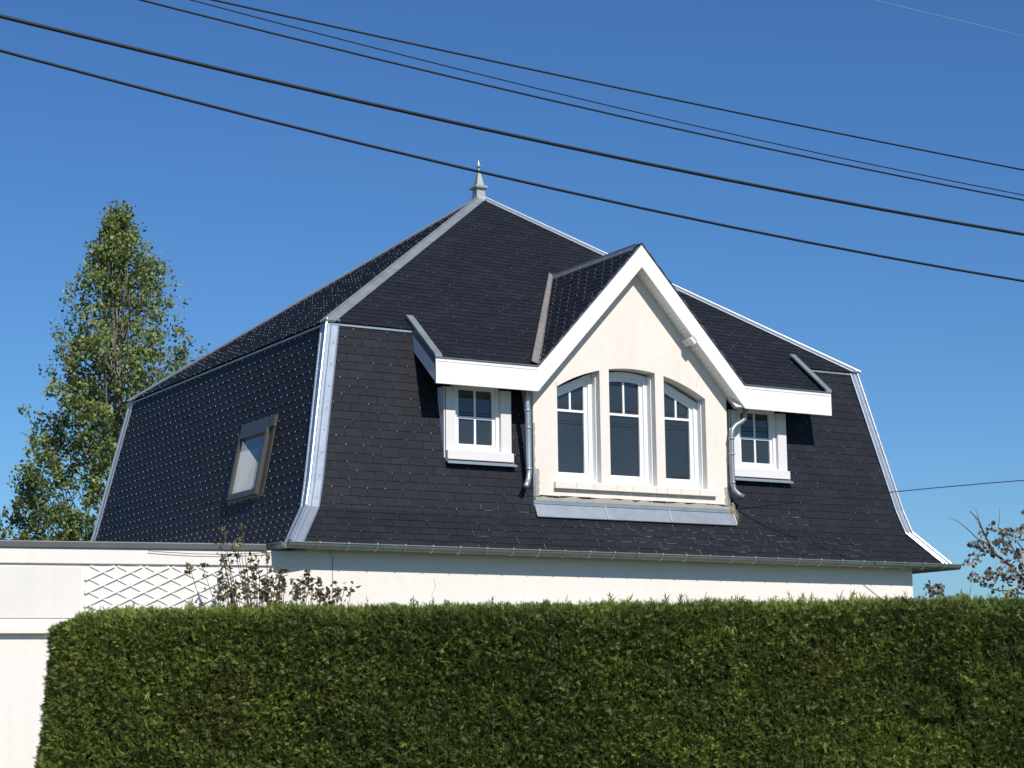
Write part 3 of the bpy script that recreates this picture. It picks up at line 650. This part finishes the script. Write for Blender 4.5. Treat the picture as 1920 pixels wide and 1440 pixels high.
# trellis
tr = MB(); S_ = .302; Hh = .147
for lay, sg in ((0, -1), (1, 1)):
    kk = -4
    while kk < 16:
        # line: z = z0 + sg*(t - t0)*Hh/S_
        t0 = .33 + kk * S_ * 1.0
        pts = []
        zlo, zhi = 2.45, 3.175
        # slat running from zlo to zhi
        dt_ = (zhi - zlo) * S_ / Hh
        ta, tb_ = (t0, t0 + sg * dt_)
        # clip to [.33, 2.48]
        za, zb5 = zlo, zhi
        lo_t, hi_t = .33, 2.48
        def cl(ta, za, tb_, zb5):
            if ta > tb_: ta, za, tb_, zb5 = tb_, zb5, ta, za
            if tb_ < lo_t or ta > hi_t: return None
            f0 = max(0, (lo_t - ta) / (tb_ - ta)); f1 = min(1, (hi_t - ta) / (tb_ - ta))
            return ta + (tb_ - ta) * f0, za + (zb5 - za) * f0, ta + (tb_ - ta) * f1, za + (zb5 - za) * f1
        c_ = cl(ta, za, tb_, zb5)
        if c_ and c_[2] - c_[0] > .03:
            p, q = AP(c_[0], c_[1], .009 + .009 * (lay == 0)), AP(c_[2], c_[3], .009 + .009 * (lay == 0)); dv = (q - p).normalized(); sd_ = NO.cross(dv).normalized()
            tr.obox((p + q) / 2, (q - p) / 2, sd_ * (.013 if lay == 0 else .010), NO * .004)
        kk += 1
tr = tr.build('trellis', mat('trellis_plastic', (0.84, 0.83, 0.81), 0.4)); tag(tr, 'white diamond lattice trellis fixed to the annex wall', 'trellis')

# ------------------------------------------------------------------ overhead cables
wires = [('thickest black overhead cable, the second from the bottom of the five', (0.00387038, -0.0352771, 5.66445), -8.3, .0139, 0),
         ('lowest black overhead cable, passing in front of the roof finial', (0.00524768, -0.0532461, 5.28768), -8.3, .0108, 0),
         ('thin overhead cable just under the thinnest one, third from the bottom', (0.00329187, -0.0479371, 6.60214), -6.8, .0088, 0),
         ('thinnest overhead cable, between two thicker ones near the top', (0.00374568, -0.0540257, 6.67333), -6.8, .0055, 0),
         ('topmost of the five overhead cables', (0.00151183, -0.0267564, 6.85267), -6.8, .0088, 0)]
for lb, (a, b, c), Y, r, _ in wires:
    w = MB(); w.tube([(x, Y, a * x * x + b * x + c) for x in np.arange(-16, 16.1, .8)], r, 8)
    tag(w.build('overhead_cable', M_cable, smooth=True), lb, 'cable', 'overhead cables across the sky')
w = MB(); pts = []
P0, P1, P2 = Vector((6.64, .40, 4.13)), Vector((8.14, -.90, 4.345)), Vector((9.49, -2.0, 4.406))
dv = Vector((1.30, -1.09, 0.0))
for i in range(24):
    t = i / 2.0; p = Vector((6.64, .40, 0)) + dv * t; p.z = 4.13 + .165 * t - .019 * t * t + .004 * t * t * (t / 12); pts.append(p)
w.tube(pts, .0065, 6); tag(w.build('service_cable', M_cable, smooth=True), 'single thin cable running from the dormer corner out to the right', 'cable')

# contrail
w = MB(); A_, B_ = Vector((16313.24, 18157.23, 9001.6)), Vector((19062.39, 18233.09, 9001.6)); dv = B_ - A_
w.tube([A_ + dv * t + Vector((0, 0, random.uniform(-2, 2))) for t in np.linspace(-.6, 1.8, 60)], [random.uniform(2.5, 4.5) for _ in range(60)], 6)
ct = w.build('contrail', M_trail, smooth=True); tag(ct, 'faint thin white vapour trail crossing the top right sky', 'contrail')

# ------------------------------------------------------------------ foliage generators
def rand_dirs(n):
    v = rng.normal(size=(n, 3)); return v / np.linalg.norm(v, axis=1)[:, None]
def leaf_quads(c, size, droop=0.0, aspect=.75, up=0.3):
    """rhombic leaves with random attitude around the given centres"""
    n = len(c); a = rand_dirs(n); b = rand_dirs(n); a[:, 2] -= droop; a /= np.linalg.norm(a, axis=1)[:, None]
    nn = np.cross(a, b); nn /= np.linalg.norm(nn, axis=1)[:, None]; b = np.cross(nn, a)
    s = size * rng.uniform(.7, 1.25, n)[:, None]
    return np.stack([c - a * s * .5, c + b * s * .5 * aspect + nn * s * .08 - a * s * .1, c + a * s * .55, c - b * s * .5 * aspect + nn * s * .08 - a * s * .1], axis=1)

# hedge ---------------------------------------------------------------
hedge = root('hedge', 'long clipped dark green cypress hedge in front of the house', 'hedge', tuple(place(0, 0, 11.5)))
HZ = 2.150; HL, HR = -2.72, 9.0; HD0, HD1 = 11.03, 12.1
def hedge_surface(n, lat0, lat1, z0, which):
    """random points and outward normals on the clipped surface: front, rounded left end, top"""
    if which == 'front':
        lat = rng.uniform(lat0, lat1, n); z = rng.uniform(z0, HZ, n); d = np.full(n, HD0); nl = np.zeros(n); nd = -np.ones(n); nz = np.zeros(n)
    elif which == 'corner':
        th_ = rng.uniform(0, math.pi / 2, n); rc = .30; z = rng.uniform(z0, HZ, n)
        lat = HL + rc - rc * np.sin(th_); d = HD0 + rc - rc * np.cos(th_); nl = -np.sin(th_); nd = -np.cos(th_); nz = np.zeros(n)
    elif which == 'end':
        z = rng.uniform(z0, HZ, n); d = rng.uniform(HD0 + .30, HD1, n); lat = np.full(n, HL); nl = -np.ones(n); nd = np.zeros(n); nz = np.zeros(n)
    elif which == 'top':
        lat = rng.uniform(lat0, lat1, n); d = rng.uniform(HD0, HD1, n); z = np.full(n, HZ); nl = np.zeros(n); nd = np.zeros(n); nz = np.ones(n)
    elif which == 'back':
        lat = rng.uniform(lat0, lat1, n); z = rng.uniform(z0, HZ, n); d = np.full(n, HD1); nl = np.zeros(n); nd = np.ones(n); nz = np.zeros(n)
    return np.stack([lat, d, z], 1), np.stack([nl, nd, nz], 1)
def hedge_field(p):
    """gentle bulges of the clipped face and the shoulder round-off"""
    lat, d, z = p[:, 0], p[:, 1], p[:, 2]
    b = .018 * np.sin(lat * 2.3 + 1) * np.sin(z * 3.1 + lat) + .014 * np.sin(lat * 5.1 + z * 4.0) + .012 * np.sin(lat * 9.7 - z * 7.7)
    return b
def to_world(p):
    return np.array(CG) + p[:, :1] * np.array(RH) + p[:, 1:2] * np.array(FH) + p[:, 2:3] * np.array([0, 0, 1.])
def sprays(p, nrm, size, nb=6):
    """flat feathery sprays: a bent fan of narrow blades; p, nrm in (lat, depth, z)"""
    n = len(p); bl = hedge_field(p)
    depth = rng.exponential(.022, n).clip(0, .10) - .012
    # thin places and small hollows where the dark hull shows
    hol = np.zeros(n)
    for hl, hz, rl, rz, a in ((2.47, 1.60, .05, .13, .11), (2.38, 1.47, .10, .04, .10), (2.30, 1.70, .05, .04, .07), (.62, 1.22, .10, .07, .08), (-2.35, 1.62, .05, .16, .07), (-.9, 1.95, .12, .03, .05), (1.25, 1.98, .05, .05, .05), (-1.6, 1.38, .16, .03, .05), (2.66, 1.86, .03, .1, .06), (.1, 1.62, .09, .04, .05)):
        hol += a * np.exp(-((p[:, 0] - hl + .3 * (p[:, 2] - hz)) / rl) ** 2 - ((p[:, 2] - hz) / rz) ** 2)
    rough_ = .012 * np.sin(p[:, 0] * 21 + 3 * np.sin(p[:, 2] * 13)) * np.sin(p[:, 2] * 27 + 2 * np.sin(p[:, 0] * 17))
    depth = depth + .7 * hol * (nrm[:, 2] < .5) + rough_; bl = bl * np.where(nrm[:, 2] > .5, .15, .7)
    # shoulders: pull the top edges and the left end in
    sh = np.clip((p[:, 2] - (HZ - .09)) / .09, 0, 1); edge = np.clip(1 - (p[:, 1] - HD0) / .12, 0, 1)
    pos = p + nrm * (bl - depth)[:, None]; pos[:, 1] += .075 * sh ** 2 * edge * (np.abs(nrm[:, 2]) < .5)
    pos[:, 2] -= .05 * np.clip(1 - (pos[:, 1] - HD0) / .13, 0, 1) ** 2 * (nrm[:, 2] > .5)
    drop = np.clip((HL + .42 - pos[:, 0]) / .42, 0, 1) ** 2.0; pos[:, 2] -= .085 * drop * np.clip((pos[:, 2] - 1.5) / .6, 0, 1)
    pos[:, 0] += .07 * np.clip((pos[:, 2] - 1.25) / .9, 0, 1) ** 1.5 * np.clip((HL + .5 - pos[:, 0]) / .4, 0, 1)
    # axis: outward and upward with a lot of scatter
    ax = nrm * rng.uniform(.5, 1.1, n)[:, None] + rng.normal(scale=.55, size=(n, 3)) + np.array([0, 0, .35]); ax /= np.linalg.norm(ax, axis=1)[:, None]
    sv = np.cross(ax, rand_dirs(n)); sv /= np.linalg.norm(sv, axis=1)[:, None]; nv = np.cross(ax, sv)
    L = size * rng.uniform(.6, 1.35, n); tris = []
    for k in range(nb):
        f = (k + .5) / nb; sgn = 1 if k % 2 else -1
        base = pos + ax * (L * f * .75)[:, None]
        tipd = ax * rng.uniform(.55, .9, n)[:, None] + sv * (sgn * rng.uniform(.35, .9, n))[:, None] + nv * rng.uniform(-.3, .3, n)[:, None]
        if k == nb - 1: tipd = ax + nv * .1
        ln = (L * (.62 - .3 * f) * rng.uniform(.7, 1.2, n))[:, None]; tip = base + tipd * ln
        wv = np.cross(tipd, nv); wv /= np.linalg.norm(wv, axis=1)[:, None] + 1e-9; wd = (L * .066)[:, None]
        tris.append(np.stack([base - wv * wd, base + wv * wd, tip], 1))
    stem = np.stack([pos - sv * (L * .05)[:, None], pos + sv * (L * .05)[:, None], pos + ax * L[:, None]], 1); tris.append(stem)
    T = np.stack(tris, 1)                                   # n, nb+1, 3, 3
    tone = (rng.uniform(0, 1, n) ** 2.0)[:, None] * .8 + np.linspace(0, .2, nb + 1)[None, :]
    # yellow-green growth in plants and top tips, plus a painted sunlit strip on top
    grow_toplight = .16 * np.sin(pos[:, 0] * 1.9 + 2) * np.sin(pos[:, 2] * 2.3 + .6) + .22 * np.clip((pos[:, 2] - (HZ - .06)) / .05, 0, 1) + .18 * np.clip((HL + .62 - pos[:, 0]) / .25, 0, 1)
    grow_toplight += .42 * np.exp(-((pos[:, 0] - 2.1) / .55) ** 2 - ((pos[:, 2] - 1.28) / .16) ** 2) + .25 * np.exp(-((pos[:, 0] - 2.75) / .3) ** 2 - ((pos[:, 2] - 1.6) / .2) ** 2)
    grow_toplight += .14 * np.sin(pos[:, 0] * 7.1 + 2.2 * np.sin(pos[:, 2] * 5)) * np.sin(pos[:, 2] * 9 + pos[:, 0] * 2) - .06
    tone = (tone + grow_toplight[:, None]).clip(0, 1)
    return to_world(T.reshape(-1, 3)).reshape(-1, 3, 3), tone.reshape(-1)
VS, TS = [], []
for which, n, a, b, z0, size in (('front', 95000, HL + .30, 3.4, 1.02, .033), ('corner', 12000, 0, 0, 1.0, .034), ('end', 6000, 0, 0, .6, .045), ('top', 22000, HL + .1, 3.4, 0, .034),
                                 ('front', 48000, 3.4, 6.4, .9, .036), ('top', 14000, 3.4, 6.4, 0, .036), ('front', 12000, 3.4, HR, .1, .055), ('front', 12000, 6.3, HR, .1, .05), ('front', 14000, HL + .4, 3.4, .05, .055), ('corner', 2500, 0, 0, .05, .05), ('top', 9000, 3.4, HR, 0, .055), ('back', 14000, HL + .2, HR, .2, .07)):
    p, nn = hedge_surface(n, a, b, z0, which); v, t = sprays(p, nn, size); VS.append(v); TS.append(t)
p, nn = hedge_surface(200, HL + .15, 3.6, 0, 'top'); p[:, 1] = HD0 + rng.uniform(.06, .5, len(p)); nn = nn * 2.2; v, t = sprays(p + np.array([0, 0, .012]), nn / 2.2, .062); VS.append(v); TS.append(t)
np_mesh('foliage', np.concatenate(VS), 3, M_cypress, np.concatenate(TS), hedge)
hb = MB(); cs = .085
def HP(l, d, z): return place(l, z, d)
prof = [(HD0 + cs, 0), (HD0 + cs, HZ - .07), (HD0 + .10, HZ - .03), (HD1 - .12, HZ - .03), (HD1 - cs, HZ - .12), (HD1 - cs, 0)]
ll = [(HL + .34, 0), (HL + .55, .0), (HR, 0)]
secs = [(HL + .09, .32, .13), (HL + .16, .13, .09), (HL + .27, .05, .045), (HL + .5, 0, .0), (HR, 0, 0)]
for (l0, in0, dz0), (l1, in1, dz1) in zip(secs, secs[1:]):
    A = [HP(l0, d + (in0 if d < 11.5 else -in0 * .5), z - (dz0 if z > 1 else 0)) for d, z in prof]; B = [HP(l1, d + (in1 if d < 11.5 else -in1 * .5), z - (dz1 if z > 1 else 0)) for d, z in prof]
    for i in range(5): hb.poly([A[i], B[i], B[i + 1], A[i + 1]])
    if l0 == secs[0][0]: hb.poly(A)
hb.build('inner_hull', M_hull, hedge)  # plain near-black hull filling the hedge behind the sprays

# poplar ---------------------------------------------------------------
TD = 45.0; pop = root('poplar_tree', 'tall upright poplar with airy green crown behind the left side of the house', 'tree', tuple(place(-9.35, 0, TD)))
zz = [1.5, 3.5, 5.5, 6.9, 7.9, 8.6, 9.3, 9.96, 10.9, 11.8, 12.4, 12.9, 13.45]
le = [-1.6, -2.7, -3.0, -2.55, -2.25, -2.1, -1.45, -1.65, -1.35, -1.35, -.75, -.45, -.2]
ri = [1.6, 2.4, 2.6, 2.5, 2.35, 2.25, 2.05, 1.65, 1.45, 1.5, .8, .4, .1]
def crown_pt():
    z = 1.8 + 11.6 * random.random() ** .9; l = np.interp(z, zz, le); r_ = np.interp(z, zz, ri); rad = (r_ - l) / 2; c = (r_ + l) / 2
    a = random.uniform(0, 2 * math.pi); q = random.random() ** .42 * (.93 if z < 11.5 else .7)
    return c + math.cos(a) * rad * q, math.sin(a) * rad * q, z, q
tk = MB(); tk.tube([place(-9.35 + .05 * math.sin(z), z, TD) for z in np.arange(0, 13.2, .8)], [max(.015, .15 * (1 - z / 13.4) ** .9) for z in np.arange(0, 13.2, .8)], 8)
leaves = []; tl = []
for i in range(430):
    l, dpt, z, q = crown_pt()
    if i < 3: l, dpt, z = random.uniform(-.25, 0), 0, 13.2
    zs = max(.6, z - random.uniform(1.6, 3.4) * (0.5 + q)); c = -9.35; p0 = place(c, zs, TD); p2 = place(c + l, z, TD + dpt); pm = place(c + l * .62, (zs * .5 + z * .5) - .1, TD + dpt * .62)
    if i % 3 == 0 or (z > 9.5 and i % 2):
        tk.tube([p0, (p0 + pm) / 2 + Vector((0, 0, -.05)), pm, (pm + p2) / 2 + Vector((0, 0, .02)), p2, p2 + Vector((0, 0, .25))], [.024, .02, .015, .011, .008, .004], 5)
    dens = 90 if z > 9.8 else 215
    if random.random() < .16: dens = 45
    n = int(dens * random.uniform(.6, 1.4)); sc = np.array([.21, .21, .36]) * random.uniform(.75, 1.25) * (1 if z < 11.5 else .62)
    pts = rng.normal(size=(n, 3)) * sc; 
    lean = np.array([l, dpt, 2.4]); lean = lean / np.linalg.norm(lean)
    pts = pts + (rng.uniform(-.5, .3, n)[:, None]) * lean
    cc = np.array([c + l, TD + dpt, z]) + pts
    # sub-bunches make the outline lumpy
    sub = rng.integers(0, 6, n); offs = rng.normal(size=(6, 3)) * sc * .95; cc = np.array([c + l, TD + dpt, z]) + offs[sub] + rng.normal(size=(n, 3)) * .085
    leaves.append(cc); tl.append(np.full(n, random.uniform(-.35, .35)))
cc = np.concatenate(leaves); base = np.concatenate(tl); keep = cc[:, 2] < 13.62; cc, base = cc[keep], base[keep]
wpos = to_world(cc); q = leaf_quads(wpos, .082, .25, .95)
np_mesh('crown', q, 4, M_poplar, (rng.uniform(.1, .9, len(q)) + base).clip(0, 1), pop)
tk.build('trunk', M_trunk, pop)

# purple-leaved tree at the right ------------------------------------------
PD = 30.0
def PX(x, y, d=PD): return ((x - 960) / 3613.0 * d * .9965, 4.136 - (y - 1000) * .0083 + (1920 - x) * .0001)
pt = root('purple_leaf_tree', 'small tree with sparse purple-brown leaves and bare twigs at the right edge', 'tree', tuple(place(9.0, 0, PD)))
tw = MB(); leaves = []
tw.tube([place(9.0, 0, PD), place(8.9, 1.2, PD), place(8.75, 2.2, PD), place(8.7, 3.3, PD), place(8.9, 4.4, PD)], [.10, .085, .07, .04, .01], 8)
def limb(pts, r0=.022, dd=0.0, leafy=()):
    P_ = [place(PX(x, y)[0], PX(x, y)[1], PD + dd * (1 - i / len(pts))) for i, (x, y) in enumerate(pts)]
    tw.tube(P_, [r0 * (1 - .8 * i / (len(P_) - 1)) for i in range(len(P_))], 6)
limb([(2010, 1180), (1950, 1130), (1920, 1095), (1890, 1060), (1860, 1035), (1845, 1000), (1836, 975), (1820, 958)], .035)
limb([(1860, 1035), (1848, 1018), (1832, 1010), (1812, 990), (1796, 977), (1780, 970)], .014)
limb([(1845, 1005), (1838, 985), (1832, 975), (1828, 965)], .008); limb([(1838, 990), (1836, 970), (1832, 957), (1826, 948)], .007)
limb([(1920, 1095), (1910, 1055), (1890, 1010), (1872, 990), (1876, 970), (1877, 953)], .012)
limb([(1950, 1130), (1900, 1108), (1865, 1107), (1845, 1100), (1830, 1082)], .016); limb([(1890, 1060), (1862, 1040), (1838, 1032), (1818, 1058), (1808, 1060)], .010)
limb([(1950, 1130), (1925, 1040), (1905, 1015), (1885, 1005)], .016); limb([(1960, 1130), (1965, 1050), (1950, 1000), (1935, 960)], .02); limb([(1960, 1100), (2020, 1040), (2050, 980)], .02)
spots = [(1858, 985), (1864, 992), (1878, 996), (1850, 1000), (1884, 1000), (1892, 1000), (1850, 1020), (1842, 1022), (1856, 1030), (1862, 1036), (1848, 1034), (1825, 1021), (1836, 1015), (1840, 1030), (1825, 1040), (1822, 1047), (1810, 1058), (1895, 1030), (1887, 1022), (1882, 1036), (1905, 1005), (1915, 990), (1918, 1000), (1908, 1012), (1900, 1045), (1893, 1052), (1906, 1040), (1912, 1062), (1900, 1068), (1889, 1072), (1885, 1062), (1865, 1065), (1872, 1073), (1880, 1078), (1860, 1073), (1846, 1086), (1838, 1078), (1822, 1076), (1830, 1082), (1842, 1095), (1856, 1085), (1873, 1088), (1872, 1104), (1894, 1094), (1905, 1080), (1915, 1075), (1912, 1100), (1902, 1110), (1880, 1112), (1890, 1108), (1866, 1012), (1872, 1020), (1915, 1030), (1910, 1045), (1918, 1050), (1895, 1082), (1918, 1088)]
for _ in range(170): spots.append((random.uniform(1925, 2120), random.uniform(950, 1130)))
for x, y in spots:
    l, z = PX(x, y); n = random.randint(7, 13); c = np.array([l, PD + random.uniform(-.25, .25), z]); leaves.append(c + rng.normal(size=(n, 3)) * np.array([.048, .06, .03]))
cc = np.concatenate(leaves); q = leaf_quads(to_world(cc), .070, .5, 1.0); np_mesh('crown', q, 4, M_purple, rng.uniform(0, 1, len(q)), pt); tw.build('trunk', M_twig, pt)
# sprig of another plant above the hedge
sp = root('garden_shrub', 'few purple-brown leaf sprigs just above the hedge right of the house wall', 'shrub', tuple(place(6.65, 0, PD)))
tw = MB(); leaves = []
for x, y in ((1736, 1098), (1741, 1102), (1755, 1097), (1760, 1101), (1743, 1111), (1750, 1112), (1757, 1113), (1738, 1115), (1796, 1116), (1880, 1117), (1765, 1118)):
    l, z = PX(x, y); tw.tube([place(6.65 + (l - 6.65) * .2, 0, PD), place(6.65 + (l - 6.65) * .7, z * .6, PD), place(l, z, PD)], [.02, .012, .004], 5)
    leaves.append(np.array([l, PD, z]) + rng.normal(size=(10, 3)) * np.array([.04, .04, .025]))
tw.tube([place(6.9, 1.5, PD), place(7.03, 3.1, PD), place(7.08, 3.35, PD)], [.012, .008, .003], 5)
for _ in range(26):
    leaves.append(np.array([6.65 + random.uniform(-.5, .6), PD + random.uniform(-.3, .3), random.uniform(1.4, 3.1)]) + rng.normal(size=(14, 3)) * .07)
q = leaf_quads(to_world(np.concatenate(leaves)), .06, .4, .9); np_mesh('foliage', q, 4, M_purple, rng.uniform(0, .5, len(q)), sp); tw.build('stem', M_twig, sp)

# climbing shrub in front of the annex wall ---------------------------------
ros = [(-0.97, 3.53, 1), (-0.69, 3.57, 1), (-0.77, 3.39, 3), (-0.8, 3.33, 2), (-0.76, 3.25, 2), (-0.97, 3.37, 0), (-0.92, 3.25, 2), (-0.95, 3.16, 2), (-0.91, 3.12, 2), (-1.3, 3.11, 2), (-1.19, 3.1, 2), (-0.66, 3.21, 2), (-0.51, 3.25, 1), (-0.43, 3.22, 1), (-0.4, 3.17, 1), (-0.68, 3.09, 1), (-0.56, 3.09, 2), (-0.53, 3.05, 2), (-0.93, 3.03, 2), (-0.95, 2.96, 2), (-0.92, 2.91, 2), (-0.67, 2.99, 2), (-0.78, 2.94, 1), (-0.57, 3.0, 2), (-0.48, 2.97, 2), (-0.43, 2.96, 2), (-0.37, 2.98, 2), (-0.27, 3.08, 2), (-0.23, 3.04, 3), (-0.27, 2.98, 3), (-0.25, 2.93, 3), (-0.83, 2.87, 3), (-0.71, 2.9, 3), (-0.63, 2.9, 3), (-0.51, 2.88, 3), (-0.73, 2.82, 3), (-0.82, 2.83, 3), (-0.43, 2.91, 3), (-1.01, 2.81, 2), (-0.97, 2.79, 3), (-0.48, 2.82, 3), (-0.41, 2.81, 3), (-0.32, 2.83, 3), (-0.23, 2.87, 3), (-0.14, 2.93, 3), (-0.06, 2.94, 3), (-0.05, 2.89, 3), (0.05, 3.06, 2), (0.09, 3.03, 3), (0.05, 2.96, 3), (0.07, 2.9, 3), (0.11, 2.96, 1), (0.21, 2.99, 2), (0.27, 2.91, 2), (0.27, 2.87, 2), (0.13, 2.86, 2), (0.2, 2.84, 3), (0.31, 2.83, 3), (0.43, 2.88, 2), (0.47, 2.85, 2), (0.54, 2.91, 1), (0.59, 2.94, 1), (-0.11, 2.83, 3), (0.02, 2.83, 3), (-0.23, 2.79, 3), (-0.61, 2.81, 3)]
sh = root('climbing_shrub', 'twiggy shrub with small reddish green leaves against the annex wall', 'shrub', (-.3, -.3, 0))
tw = MB(); leaves = []
for x, z, nl in ros:
    y = -.3 + random.uniform(-.08, .08); bx = -.3 + (x + .3) * .55; mid = (bx + (x - bx) * .55 + random.uniform(-.05, .05), y, z * .8 + random.uniform(-.05, .05))
    tw.tube([(bx, -.3, 0.0), (bx + .02, -.3, 1.4), mid, ((mid[0] + x) / 2 + random.uniform(-.02, .02), y, (mid[2] + z) / 2), (x, y, z)], [.012, .009, .006, .004, .003], 5)
    n = 4 + nl * 3; leaves.append(np.array([x, y, z]) + rng.normal(size=(n, 3)) * np.array([.032, .03, .042]))
for _ in range(110):
    c = np.array([random.uniform(-1.0, .5), -.3 + random.uniform(-.12, .12), random.uniform(1.6, 2.78)]); leaves.append(c + rng.normal(size=(12, 3)) * .05)
q = leaf_quads(np.concatenate(leaves), .070, -.3, .6); np_mesh('foliage', q, 4, M_shrub, rng.uniform(0, 1, len(q)), sh); tw.build('stem', M_twig, sh)

# dry weed at the dormer foot ------------------------------------------------
dw = MB()
for _ in range(16):
    x = 6.54 + random.uniform(-.03, .05); z0 = random.uniform(4.1, 4.25); p = Vector((x, .395, z0)); pts = [p.copy()]
    for s in range(5): p = p + Vector((random.uniform(-.02, .03), -.012, -.05 + random.uniform(-.015, .03))); pts.append(p.copy())
    dw.tube(pts, [.004, .0038, .0035, .003, .002, .001], 4)
tag(dw.build('dry_weed', M_straw), 'tuft of dry straw-coloured weed hanging at the dormer foot', 'plant')
